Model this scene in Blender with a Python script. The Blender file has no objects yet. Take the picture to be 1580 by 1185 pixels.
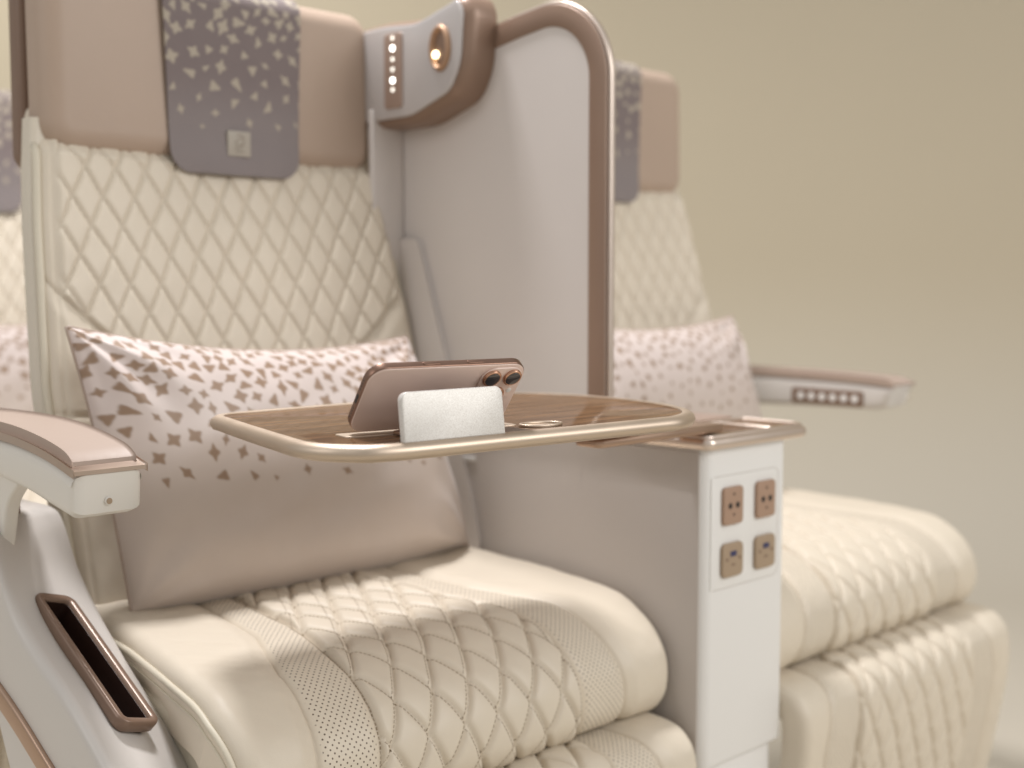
import bpy, math, random
import numpy as np
from mathutils import Vector, Matrix

S = bpy.context.scene
COL = S.collection
R = math.radians
pi = math.pi

# ------------------------------------------------------------------ camera
cam_data = bpy.data.cameras.new("camera")
cam = bpy.data.objects.new("camera", cam_data)
COL.objects.link(cam)
cam.location = (-0.853, -1.185, 0.84)
cam.rotation_euler = (R(90 - 4.5), 0, R(-45.13))
cam_data.sensor_width = 36.0
cam_data.lens = 1999.0 / 1580.0 * 36.0
cam_data.clip_start = 0.05
cam_data.clip_end = 60
cam_data.dof.use_dof = True
cam_data.dof.focus_distance = 1.07
cam_data.dof.aperture_fstop = 3.4
S.camera = cam

# ------------------------------------------------------------------ light
world = bpy.data.worlds.new("World")
S.world = world
world.use_nodes = True
bg = world.node_tree.nodes["Background"]
bg.inputs[0].default_value = (1.0, 0.98, 0.95, 1)
bg.inputs[1].default_value = 0.52


def area(name, loc, target, size, power, color, size_y=None):
    d = bpy.data.lights.new(name, 'AREA')
    d.energy = power
    d.color = color
    d.size = size
    if size_y:
        d.shape = 'RECTANGLE'
        d.size_y = size_y
    o = bpy.data.objects.new(name, d)
    COL.objects.link(o)
    o.location = loc
    o.rotation_euler = (Vector(target) - Vector(loc)).to_track_quat('-Z', 'Y').to_euler()
    return o


area("overhead_softbox", (0.10, 0.30, 2.5), (0.10, -0.20, 0.5), 0.32, 42, (0.985, 0.97, 0.985))
area("front_softbox", (1.15, -2.9, 2.1), (0.2, 0.0, 0.6), 1.5, 42, (1.0, 0.985, 0.97))
area("side_softbox", (-2.6, 0.2, 2.2), (0.3, 0.0, 0.8), 1.2, 12, (1.0, 0.98, 0.97))
area("backdrop_fill", (0.2, 1.9, 2.9), (0.6, 3.9, 1.6), 0.8, 34, (1.0, 0.985, 0.95))  # added fill lamp with no known source, brightens the backdrop's left side

S.view_settings.view_transform = 'Standard'
S.view_settings.look = 'None'
S.view_settings.exposure = 0.0
S.view_settings.gamma = 1.0
S.cycles.use_denoising = True
S.cycles.max_bounces = 8

# ------------------------------------------------------------------ helpers: materials
def new_mat(name):
    m = bpy.data.materials.new(name)
    m.use_nodes = True
    nt = m.node_tree
    return m, nt, nt.nodes["Principled BSDF"]


def tex_noise(nt, scale, detail=4, vec=None, rough=0.55):
    n = nt.nodes.new("ShaderNodeTexNoise")
    n.inputs["Scale"].default_value = scale
    n.inputs["Detail"].default_value = detail
    n.inputs["Roughness"].default_value = rough
    if vec is None:
        tc = nt.nodes.new("ShaderNodeTexCoord")
        vec = tc.outputs["Object"]
    nt.links.new(vec, n.inputs["Vector"])
    return n.outputs["Fac"]


def math_node(nt, op, a, b=None):
    n = nt.nodes.new("ShaderNodeMath")
    n.operation = op
    for i, v in enumerate((a, b)):
        if v is None:
            continue
        if isinstance(v, (int, float)):
            n.inputs[i].default_value = v
        else:
            nt.links.new(v, n.inputs[i])
    return n.outputs[0]


def mix_col(nt, fac, a, b):
    n = nt.nodes.new("ShaderNodeMix")
    n.data_type = 'RGBA'
    for sock, v in ((n.inputs["Factor"], fac), (n.inputs[6], a), (n.inputs[7], b)):
        if isinstance(v, (int, float)):
            sock.default_value = v
        elif isinstance(v, tuple):
            sock.default_value = (*v, 1)
        else:
            nt.links.new(v, sock)
    return n.outputs[2]


def bump(nt, p, h, strength=0.2, dist=0.001, normal=None):
    b = nt.nodes.new("ShaderNodeBump")
    b.inputs["Strength"].default_value = strength
    b.inputs["Distance"].default_value = dist
    nt.links.new(h, b.inputs["Height"])
    if normal is not None:
        nt.links.new(normal, b.inputs["Normal"])
    nt.links.new(b.outputs[0], p.inputs["Normal"])
    return b.outputs[0]


def plain(name, col, rough=0.5, metal=0.0, vary=0.06, vscale=6.0, grain=None, gstr=0.15, coat=0.0, sheen=0.0, spec=0.5):
    m, nt, p = new_mat(name)
    f = tex_noise(nt, vscale, 5)
    lo = tuple(c * (1 - vary) for c in col)
    hi = tuple(min(1, c * (1 + vary)) for c in col)
    nt.links.new(mix_col(nt, f, lo, hi), p.inputs["Base Color"])
    p.inputs["Roughness"].default_value = rough
    p.inputs["Metallic"].default_value = metal
    p.inputs["Specular IOR Level"].default_value = spec
    if coat:
        p.inputs["Coat Weight"].default_value = coat
        p.inputs["Coat Roughness"].default_value = 0.08
    if sheen:
        p.inputs["Sheen Weight"].default_value = sheen
        p.inputs["Sheen Roughness"].default_value = 0.4
    rv = math_node(nt, 'ADD', math_node(nt, 'MULTIPLY', tex_noise(nt, vscale * 4, 3), 0.12), rough - 0.06)
    nt.links.new(rv, p.inputs["Roughness"])
    if grain:
        bump(nt, p, tex_noise(nt, grain, 3), gstr, 0.0006)
    return m


def leather(name, col, perforated=False, grain=900, rough=0.48):
    m, nt, p = new_mat(name)
    f = tex_noise(nt, 9.0, 5)
    base = mix_col(nt, f, tuple(c * 0.955 for c in col), tuple(min(1, c * 1.03) for c in col))
    vo = nt.nodes.new("ShaderNodeTexVoronoi")
    vo.inputs["Scale"].default_value = grain
    tc = nt.nodes.new("ShaderNodeTexCoord")
    nt.links.new(tc.outputs["Object"], vo.inputs["Vector"])
    p.inputs["Roughness"].default_value = rough
    p.inputs["Specular IOR Level"].default_value = 0.42
    nrm = bump(nt, p, vo.outputs["Distance"], 0.10, 0.0004)
    nrm = bump(nt, p, tex_noise(nt, 60, 5), 0.20, 0.0018, nrm)
    sm = nt.nodes.new("ShaderNodeAttribute")
    sm.attribute_name = "seam"
    base = mix_col(nt, math_node(nt, 'MULTIPLY', sm.outputs["Fac"], 0.42), base, (0.30, 0.225, 0.135))  # seam tint: dark thread plus crease shade painted into the leather colour
    if perforated:
        at = nt.nodes.new("ShaderNodeAttribute")
        at.attribute_name = "perf"
        uv = nt.nodes.new("ShaderNodeUVMap")
        sep = nt.nodes.new("ShaderNodeSeparateXYZ")
        nt.links.new(uv.outputs[0], sep.inputs[0])
        g = 0.0068
        d = None
        for off in (0.0, 0.5):
            comps = []
            for k in (0, 1):
                v = math_node(nt, 'ADD', math_node(nt, 'DIVIDE', sep.outputs[k], g), off)
                v = math_node(nt, 'SUBTRACT', math_node(nt, 'FRACT', v), 0.5)
                comps.append(math_node(nt, 'MULTIPLY', v, v))
            dd = math_node(nt, 'SQRT', math_node(nt, 'ADD', comps[0], comps[1]))
            d = dd if d is None else math_node(nt, 'MINIMUM', d, dd)
        mr = nt.nodes.new("ShaderNodeMapRange")
        mr.interpolation_type = 'SMOOTHSTEP'
        mr.inputs["From Min"].default_value = 0.095
        mr.inputs["From Max"].default_value = 0.145
        mr.inputs["To Min"].default_value = 1.0
        mr.inputs["To Max"].default_value = 0.0
        nt.links.new(d, mr.inputs["Value"])
        hole = math_node(nt, 'MULTIPLY', mr.outputs[0], at.outputs["Fac"])
        base = mix_col(nt, hole, base, (0.14, 0.105, 0.075))
        bump(nt, p, math_node(nt, 'SUBTRACT', 1.0, hole), 0.5, 0.0008, nrm)
    nt.links.new(base, p.inputs["Base Color"])
    return m


M = {}
M['cream'] = leather("cream_leather", (0.69, 0.612, 0.498), True)
M['piping'] = leather("cream_piping_leather", (0.68, 0.62, 0.50))
M['stitch'] = plain("stitch_thread", (0.36, 0.285, 0.20), 0.7)
M['tan'] = leather("tan_leather", (0.440, 0.335, 0.262), grain=700)
M['armpad'] = leather("armrest_pad_leather", (0.42, 0.325, 0.268), grain=800)
M['brownshell'] = plain("brown_shell_plastic", (0.20, 0.125, 0.085), 0.45, grain=500)
M['beige'] = plain("beige_plastic", (0.66, 0.60, 0.50), 0.42, grain=700, gstr=0.06)
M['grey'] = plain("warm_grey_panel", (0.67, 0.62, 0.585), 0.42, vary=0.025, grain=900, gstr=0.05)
M['podgrey'] = plain("silver_grey_lacquer", (0.56, 0.525, 0.51), 0.30, 0.15, vary=0.02)
M['sidegrey'] = plain("shaded_grey_panel", (0.53, 0.485, 0.45), 0.42, vary=0.03, grain=900, gstr=0.05)  # same grey as the divider, with under-tray shade put into its colour
M['shell'] = plain("grey_shell_plastic", (0.60, 0.565, 0.53), 0.36, vary=0.03, grain=900, gstr=0.05)
M['white'] = plain("white_plastic", (0.78, 0.765, 0.74), 0.38, vary=0.02, grain=900, gstr=0.04)
M['armwhite'] = plain("cream_white_plastic", (0.72, 0.685, 0.63), 0.40, vary=0.02, grain=900, gstr=0.05)
M['bronze'] = plain("bronze_metal", (0.48, 0.335, 0.25), 0.34, 1.0, grain=1200, gstr=0.05)
M['brownband'] = plain("brown_band_paint", (0.285, 0.190, 0.138), 0.40, 0.25, grain=900, gstr=0.05)
M['champagne'] = plain("champagne_metal", (0.60, 0.495, 0.395), 0.46, 1.0, grain=1500, gstr=0.05)
M['capmetal'] = plain("rose_champagne_metal", (0.74, 0.63, 0.55), 0.36, 1.0, grain=1500, gstr=0.05)
M['armtrim'] = plain("champagne_trim_metal", (0.62, 0.50, 0.42), 0.30, 1.0)
M['copper'] = plain("copper_lamp_ring", (0.42, 0.265, 0.17), 0.5, 0.6)
M['capplain'] = plain("mocha_lacquer", (0.40, 0.29, 0.235), 0.35, 0.2)
M['socket'] = plain("copper_socket_plastic", (0.40, 0.262, 0.185), 0.45, 0.15, grain=1500, gstr=0.05)
M['usb'] = plain("tan_socket_plastic", (0.385, 0.285, 0.195), 0.45, 0.15, grain=1500, gstr=0.05)
M['dark'] = plain("dark_hole_plastic", (0.018, 0.012, 0.010), 0.5)
M['darkbrown'] = plain("dark_brown_liner", (0.030, 0.014, 0.010), 0.35)
M['blueport'] = plain("blue_port_plastic", (0.035, 0.035, 0.10), 0.5)
M['cavityrim'] = plain("brown_rim_plastic", (0.21, 0.135, 0.095), 0.34, 0.2)
M['phone'] = plain("phone_back_glass", (0.70, 0.545, 0.475), 0.30, 0.10, vary=0.015)
M['phoneframe'] = plain("phone_titanium", (0.25, 0.155, 0.115), 0.36, 1.0, grain=2500, gstr=0.04)
M['phonescreen'] = plain("phone_screen_glass", (0.008, 0.008, 0.010), 0.08)
M['lens'] = plain("lens_glass", (0.012, 0.012, 0.016), 0.06, coat=0.5)
M['lensring'] = plain("lens_ring_metal", (0.55, 0.33, 0.23), 0.25, 1.0)
M['gold'] = plain("gold_embroidery", (0.40, 0.36, 0.305), 0.6)
M['goldmark'] = plain("taupe_embroidery", (0.25, 0.205, 0.165), 0.6)
M['steel'] = plain("dark_steel", (0.16, 0.14, 0.13), 0.4, 0.8)


def sparkle_metal():
    m, nt, p = new_mat("silver_sparkle_paint")
    f = tex_noise(nt, 1600, 2)
    mr = nt.nodes.new("ShaderNodeMapRange")
    mr.inputs["From Min"].default_value = 0.35
    mr.inputs["From Max"].default_value = 0.68
    nt.links.new(f, mr.inputs["Value"])
    nt.links.new(mix_col(nt, mr.outputs[0], (0.60, 0.565, 0.52), (0.84, 0.82, 0.785)), p.inputs["Base Color"])
    p.inputs["Metallic"].default_value = 0.25
    p.inputs["Roughness"].default_value = 0.42
    bump(nt, p, f, 0.12, 0.0004)
    return m


M['silver'] = sparkle_metal()


def wood_mat():
    m, nt, p = new_mat("walnut_veneer")
    tc = nt.nodes.new("ShaderNodeTexCoord")
    mp = nt.nodes.new("ShaderNodeMapping")
    mp.inputs["Rotation"].default_value = (0, 0, R(5))
    mp.inputs["Scale"].default_value = (5.0, 48.0, 1)
    nt.links.new(tc.outputs["Object"], mp.inputs["Vector"])
    n1 = tex_noise(nt, 1.3, 5, mp.outputs[0], 0.6)
    mp2 = nt.nodes.new("ShaderNodeMapping")
    mp2.inputs["Rotation"].default_value = (0, 0, R(5))
    mp2.inputs["Scale"].default_value = (9.0, 150.0, 1)
    nt.links.new(tc.outputs["Object"], mp2.inputs["Vector"])
    n2 = tex_noise(nt, 1.0, 3, mp2.outputs[0], 0.6)
    mp3 = nt.nodes.new("ShaderNodeMapping")
    mp3.inputs["Scale"].default_value = (42.0, 14.0, 1)
    nt.links.new(tc.outputs["Object"], mp3.inputs["Vector"])
    n3 = tex_noise(nt, 1.0, 2, mp3.outputs[0])
    f = math_node(nt, 'ADD', math_node(nt, 'MULTIPLY', n1, 0.62), math_node(nt, 'MULTIPLY', n2, 0.38))
    cr = nt.nodes.new("ShaderNodeValToRGB")
    cr.color_ramp.elements[0].position = 0.36
    cr.color_ramp.elements[0].color = (0.050, 0.024, 0.012, 1)
    cr.color_ramp.elements[1].position = 0.62
    cr.color_ramp.elements[1].color = (0.25, 0.142, 0.074, 1)
    nt.links.new(f, cr.inputs[0])
    c = mix_col(nt, math_node(nt, 'MULTIPLY', n3, 0.6), cr.outputs[0], (0.19, 0.106, 0.055))
    df = nt.nodes.new("ShaderNodeBsdfDiffuse")
    gl = nt.nodes.new("ShaderNodeBsdfGlossy")
    gl.inputs["Roughness"].default_value = 0.07
    nt.links.new(c, df.inputs["Color"])
    b = nt.nodes.new("ShaderNodeBump")
    b.inputs["Strength"].default_value = 0.05
    b.inputs["Distance"].default_value = 0.0004
    nt.links.new(n2, b.inputs["Height"])
    nt.links.new(b.outputs[0], df.inputs["Normal"])
    mx = nt.nodes.new("ShaderNodeMixShader")
    mx.inputs[0].default_value = 0.30
    nt.links.new(df.outputs[0], mx.inputs[1])
    nt.links.new(gl.outputs[0], mx.inputs[2])
    nt.links.new(mx.outputs[0], nt.nodes["Material Output"].inputs["Surface"])
    nt.nodes.remove(p)
    return m


M['wood'] = wood_mat()


def print_mat(name, base_hi, base_lo, motif, rough, sheen, weave=0.0):
    """woven cloth: 'motif' and 'fade' are point attributes holding the printed pattern"""
    m, nt, p = new_mat(name)
    a = nt.nodes.new("ShaderNodeAttribute")
    a.attribute_name = "motif"
    b = nt.nodes.new("ShaderNodeAttribute")
    b.attribute_name = "fade"
    base = mix_col(nt, b.outputs["Fac"], base_lo, base_hi)
    f = tex_noise(nt, 40, 4)
    base = mix_col(nt, math_node(nt, 'MULTIPLY', f, 0.12), base, motif)
    nt.links.new(mix_col(nt, a.outputs["Fac"], base, motif), p.inputs["Base Color"])
    p.inputs["Roughness"].default_value = rough
    p.inputs["Sheen Weight"].default_value = sheen
    p.inputs["Sheen Roughness"].default_value = 0.35
    nb = bump(nt, p, tex_noise(nt, 1500, 2), 0.12 + weave, 0.0005)
    bump(nt, p, tex_noise(nt, 28, 3), 0.12, 0.002, nb)
    return m


M['pillow'] = print_mat("satin_pillow_print", (0.67, 0.58, 0.545), (0.57, 0.49, 0.435), (0.30, 0.20, 0.135), 0.42, 0.30)
M['cover'] = print_mat("mauve_cover_weave", (0.180, 0.142, 0.142), (0.225, 0.192, 0.192), (0.41, 0.355, 0.285), 0.75, 0.15, 0.15)


def backdrop_mat():
    m, nt, p = new_mat("studio_backdrop")
    f = tex_noise(nt, 0.9, 3)
    geo = nt.nodes.new("ShaderNodeNewGeometry")
    sep = nt.nodes.new("ShaderNodeSeparateXYZ")
    nt.links.new(geo.outputs["Position"], sep.inputs[0])
    mr = nt.nodes.new("ShaderNodeMapRange")
    mr.interpolation_type = 'SMOOTHSTEP'
    mr.inputs["From Min"].default_value = 0.0
    mr.inputs["From Max"].default_value = 1.0
    nt.links.new(sep.outputs[2], mr.inputs["Value"])
    wallc = mix_col(nt, f, (0.55, 0.48, 0.362), (0.59, 0.515, 0.39))
    nt.links.new(mix_col(nt, mr.outputs[0], (0.60, 0.55, 0.465), wallc), p.inputs["Base Color"])
    p.inputs["Roughness"].default_value = 0.75
    p.inputs["Specular IOR Level"].default_value = 0.2
    return m


M['backdrop'] = backdrop_mat()


def emit_mat(name, col, strength):
    m, nt, p = new_mat(name)
    p.inputs["Base Color"].default_value = (*col, 1)
    p.inputs["Emission Color"].default_value = (*col, 1)
    p.inputs["Emission Strength"].default_value = strength
    return m


M['led'] = emit_mat("warm_lamp", (1.0, 0.80, 0.50), 6)
M['ledwhite'] = emit_mat("white_led", (1.0, 0.985, 0.93), 5)
M['ledsoft'] = emit_mat("small_white_led", (1.0, 0.96, 0.86), 1.6)
M['button'] = plain("white_symbol", (0.72, 0.70, 0.66), 0.4)

# ------------------------------------------------------------------ helpers: geometry
class Frame:
    def __init__(s, o=(0, 0, 0), ex=(1, 0, 0), ey=(0, 1, 0), ez=None):
        s.o = np.array(o, float)
        s.ex = np.array(ex, float) / np.linalg.norm(ex)
        s.ey = np.array(ey, float) / np.linalg.norm(ey)
        s.ez = np.cross(s.ex, s.ey) if ez is None else np.array(ez, float)
        s.ez = s.ez / np.linalg.norm(s.ez)

    def __call__(s, P):
        P = np.asarray(P, float)
        return s.o + P[..., 0:1] * s.ex + P[..., 1:2] * s.ey + P[..., 2:3] * s.ez


XY = Frame()
def YZ(x): return Frame((x, 0, 0), (0, 1, 0), (0, 0, 1))        # outline (y,z), thickness +x
def XZ(y): return Frame((0, y, 0), (1, 0, 0), (0, 0, 1))        # outline (x,z), thickness towards -y


def link(name, me, mat, parent, smooth=True, label=None):
    o = bpy.data.objects.new(name, me)
    COL.objects.link(o)
    if mat is not None:
        me.materials.append(mat)
    if smooth:
        me.polygons.foreach_set("use_smooth", [True] * len(me.polygons))
    if parent is not None:
        o.parent = parent
    if label:
        o['label'] = label
    return o


def raw(name, V, F, mat, parent=None, smooth=True, uv=None, attrs=None, flat_from=None):
    me = bpy.data.meshes.new(name)
    V = np.asarray(V, float).reshape(-1, 3)
    if isinstance(F, np.ndarray) and F.ndim == 2:
        n, k = F.shape
        me.vertices.add(len(V))
        me.vertices.foreach_set("co", V.ravel())
        me.loops.add(n * k)
        me.loops.foreach_set("vertex_index", F.ravel().astype(np.int32))
        me.polygons.add(n)
        me.polygons.foreach_set("loop_start", np.arange(0, n * k, k, dtype=np.int32))
        me.update(calc_edges=True)
    else:
        me.from_pydata([tuple(v) for v in V], [], [tuple(int(i) for i in f) for f in F])
        me.update()
    if uv is not None:
        l = me.uv_layers.new(name="UVMap")
        idx = np.zeros(len(me.loops), np.int32)
        me.loops.foreach_get("vertex_index", idx)
        l.data.foreach_set("uv", np.asarray(uv, float)[idx].ravel())
    for k, a in (attrs or {}).items():
        at = me.attributes.new(k, 'FLOAT', 'POINT')
        at.data.foreach_set("value", np.asarray(a, float).ravel())
    me.validate()
    return link(name, me, mat, parent, smooth)


def grid_faces(nu, nv, cu=False, cv=False, flip=False):
    U = nu if cu else nu - 1
    W = nv if cv else nv - 1
    i, j = np.meshgrid(np.arange(U), np.arange(W), indexing='ij')
    i2, j2 = (i + 1) % nu, (j + 1) % nv
    F = np.stack([i * nv + j, i2 * nv + j, i2 * nv + j2, i * nv + j2], -1).reshape(-1, 4)
    return F[:, ::-1].copy() if flip else F


def grid(name, P, mat, parent=None, uv=None, attrs=None, flip=False):
    nu, nv = P.shape[:2]
    return raw(name, P.reshape(-1, 3), grid_faces(nu, nv, flip=flip), mat, parent,
               uv=None if uv is None else uv.reshape(-1, 2),
               attrs=None if attrs is None else {k: a.reshape(-1) for k, a in attrs.items()})


def rrect(x0, y0, x1, y1, r, n=6):
    """rounded rectangle outline, counter-clockwise; r a number or four (x1y0, x1y1, x0y1, x0y0)"""
    rs = (r,) * 4 if isinstance(r, (int, float)) else r
    out = []
    for (cx, cy, sx, sy, a0), rr in zip(((x1, y0, -1, 1, -90), (x1, y1, -1, -1, 0), (x0, y1, 1, -1, 90), (x0, y0, 1, 1, 180)), rs):
        for k in range(n + 1):
            a = R(a0 + 90 * k / n)
            out.append((cx + sx * rr + rr * math.cos(a), cy + sy * rr + rr * math.sin(a)))
    return np.array(out)


def normals2(o):
    d1 = o - np.roll(o, 1, 0)
    d2 = np.roll(o, -1, 0) - o
    def nn(d):
        l = np.linalg.norm(d, axis=1, keepdims=True); l[l < 1e-12] = 1
        d = d / l
        return np.stack([d[:, 1], -d[:, 0]], 1)
    a, b = nn(d1), nn(d2)
    n = a + b
    l = np.linalg.norm(n, axis=1, keepdims=True); l[l < 1e-9] = 1
    n = n / l
    c = np.clip((n * b).sum(1, keepdims=True), 0.5, 1)
    return n / c


def dedupe(o):
    o = np.asarray(o, float)
    keep = np.linalg.norm(o - np.roll(o, 1, 0), axis=1) > 1e-6
    return o[keep]


def plate(name, outline, z0, z1, r, mat, parent=None, frame=XY, seg=4, r0=None):
    """solid with the given outline between z0 and z1; top edge rounded by r, bottom by r0"""
    o = dedupe(outline)
    nrm = normals2(o)
    r0 = r if r0 is None else r0
    rings = []
    for k in range(seg + 1):
        a = pi / 2 * k / seg
        rings.append((o - nrm * r0 * (1 - math.sin(a)), z0 + r0 * (1 - math.cos(a))))
    for k in range(seg + 1):
        a = pi / 2 * k / seg
        rings.append((o - nrm * r * (1 - math.cos(a)), z1 - r * (1 - math.sin(a))))
    N = len(o)
    V = np.concatenate([np.c_[p, np.full(N, z)] for p, z in rings])
    F = []
    for k in range(len(rings) - 1):
        for i in range(N):
            j = (i + 1) % N
            F.append((k * N + i, k * N + j, (k + 1) * N + j, (k + 1) * N + i))
    F.append(tuple(range(N))[::-1])
    F.append(tuple((len(rings) - 1) * N + i for i in range(N)))
    ob = raw(name, frame(V), F, mat, parent)
    auto_smooth(ob)
    return ob


def auto_smooth(ob, ang=35):
    me = ob.data
    import bmesh
    bm = bmesh.new(); bm.from_mesh(me)
    for e in bm.edges:
        if len(e.link_faces) == 2 and e.calc_face_angle(0) > R(ang):
            e.smooth = False
    bm.to_mesh(me); bm.free()


def sweep(name, outline, prof, mat, parent=None, frame=XY, closed=True):
    """profile (outward, up) carried along an outline"""
    o = dedupe(outline) if closed else np.asarray(outline, float)
    if closed:
        nrm = normals2(o)
    else:
        d = np.gradient(o, axis=0); d /= np.linalg.norm(d, axis=1, keepdims=True)
        nrm = np.stack([d[:, 1], -d[:, 0]], 1)
    prof = np.asarray(prof, float)
    V = np.zeros((len(o), len(prof), 3))
    V[:, :, :2] = o[:, None] + nrm[:, None] * prof[None, :, :1]
    V[:, :, 2] = prof[None, :, 1]
    F = grid_faces(len(o), len(prof), cu=closed, cv=True)
    F = [tuple(f) for f in F]
    if not closed:
        m = len(prof)
        F.append(tuple(range(m))[::-1]); F.append(tuple((len(o) - 1) * m + i for i in range(m)))
    ob = raw(name, frame(V.reshape(-1, 3)), F, mat, parent)
    auto_smooth(ob, 50)
    return ob


def rprof(o0, o1, z0, z1, r, n=4):
    """rounded rectangular profile for sweep"""
    return rrect(o0, z0, o1, z1, r, n)


def tube(name, path, r, mat, parent=None, seg=8, closed=False):
    P = np.asarray(path, float)
    n = len(P)
    T = (np.roll(P, -1, 0) - np.roll(P, 1, 0)) if closed else np.gradient(P, axis=0)
    T /= np.linalg.norm(T, axis=1, keepdims=True)
    up = np.array([0, 0, 1.0]) if abs(T[0, 2]) < 0.9 else np.array([1.0, 0, 0])
    V = np.zeros((n, seg, 3))
    x = np.cross(up, T[0]); x /= np.linalg.norm(x)
    for i in range(n):
        x = x - T[i] * x.dot(T[i]); x /= np.linalg.norm(x)
        y = np.cross(T[i], x)
        for k in range(seg):
            a = 2 * pi * k / seg
            V[i, k] = P[i] + r * (math.cos(a) * x + math.sin(a) * y)
    F = [tuple(f) for f in grid_faces(n, seg, cu=closed, cv=True)]
    if not closed:
        F.append(tuple(range(seg))[::-1]); F.append(tuple((n - 1) * seg + i for i in range(seg)))
    return raw(name, V.reshape(-1, 3), F, mat, parent)


def disc(name, c, rad, t, mat, parent, frame, n=20, sx=1.0, r=None):
    a = np.linspace(0, 2 * pi, n, endpoint=False)
    o = np.stack([c[0] + rad * sx * np.cos(a), c[1] + rad * np.sin(a)], 1)
    return plate(name, o, t[0], t[1], r if r is not None else min(abs(t[1] - t[0]) * 0.4, rad * 0.3), mat, parent, frame, 3, 0.0)


def catmull(P, n=12, closed=False):
    P = np.asarray(P, float)
    m = len(P)
    out = []
    rng = range(m) if closed else range(m - 1)
    for i in rng:
        if closed:
            a, b, c, d = P[(i - 1) % m], P[i], P[(i + 1) % m], P[(i + 2) % m]
        else:
            a, b, c, d = P[max(i - 1, 0)], P[i], P[i + 1], P[min(i + 2, m - 1)]
        for k in range(n):
            t = k / n
            out.append(0.5 * (2 * b + (c - a) * t + (2 * a - 5 * b + 4 * c - d) * t * t + (3 * b - a - 3 * c + d) * t ** 3))
    if not closed:
        out.append(P[-1])
    return np.array(out)


def empty(name, loc, label=None, cat=None, group=None):
    o = bpy.data.objects.new(name, None)
    o.empty_display_size = 0.05
    COL.objects.link(o)
    o.location = loc
    if label: o['label'] = label
    if cat: o['category'] = cat
    if group: o['group'] = group
    return o


def tag(o, label, cat, group=None):
    o['label'] = label; o['category'] = cat
    if group: o['group'] = group
    return o


class ArcCurve:
    """planar (y,z) profile by arc length with outward normal"""
    def __init__(s, pts, n=16):
        P = catmull(pts, n)
        d = np.r_[0, np.cumsum(np.linalg.norm(np.diff(P, axis=0), axis=1))]
        s.L = d[-1]; s.d = d; s.P = P
        T = np.gradient(P, axis=0); T /= np.linalg.norm(T, axis=1, keepdims=True)
        s.T = T
    def pos(s, t): return np.stack([np.interp(t, s.d, s.P[:, 0]), np.interp(t, s.d, s.P[:, 1])], -1)
    def tan(s, t):
        v = np.stack([np.interp(t, s.d, s.T[:, 0]), np.interp(t, s.d, s.T[:, 1])], -1)
        return v / np.linalg.norm(v, axis=-1, keepdims=True)


def quilt(x, s, w, L, x0, s0):
    """0 on the seams, 1 in the middle of a diamond"""
    x = x + 0.0007 * np.sin(s * 61 + x * 23) + 0.0005 * np.sin(x * 97 - s * 41)
    a = (x - x0) / w + (s - s0) / L
    b = (x - x0) / w - (s - s0) / L
    return np.abs(np.sin(pi * a)), np.abs(np.sin(pi * b))


def puff(q, flat):
    """height of the padding between two crossing families of seams, 0 on a seam"""
    f = lambda v: 1 - (1 - np.clip(v / 0.55, 0, 1)) ** 2.2
    return flat * f(q[0]) * f(q[1]) + (1 - flat) * np.power(q[0] * q[1], 0.55)


def seam_attr(q, wd=0.055):
    return np.exp(-(np.minimum(q[0], q[1]) / wd) ** 2)


def sstep(x, a, b):
    t = np.clip((x - a) / (b - a), 0, 1)
    return t * t * (3 - 2 * t)


def bumpy(x, y, seed, sc):
    rs = np.random.RandomState(seed)
    r = 0
    for k in range(7):
        fx, fy = rs.uniform(-1, 1, 2) * sc * (1 + k * 0.45)
        r = r + np.sin(fx * x + fy * y + rs.uniform(0, 6.28)) / (1 + k * 0.5)
    return r / 3.2


# ------------------------------------------------------------------ seat parts
QW, QL = 0.0438, 0.074


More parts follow.
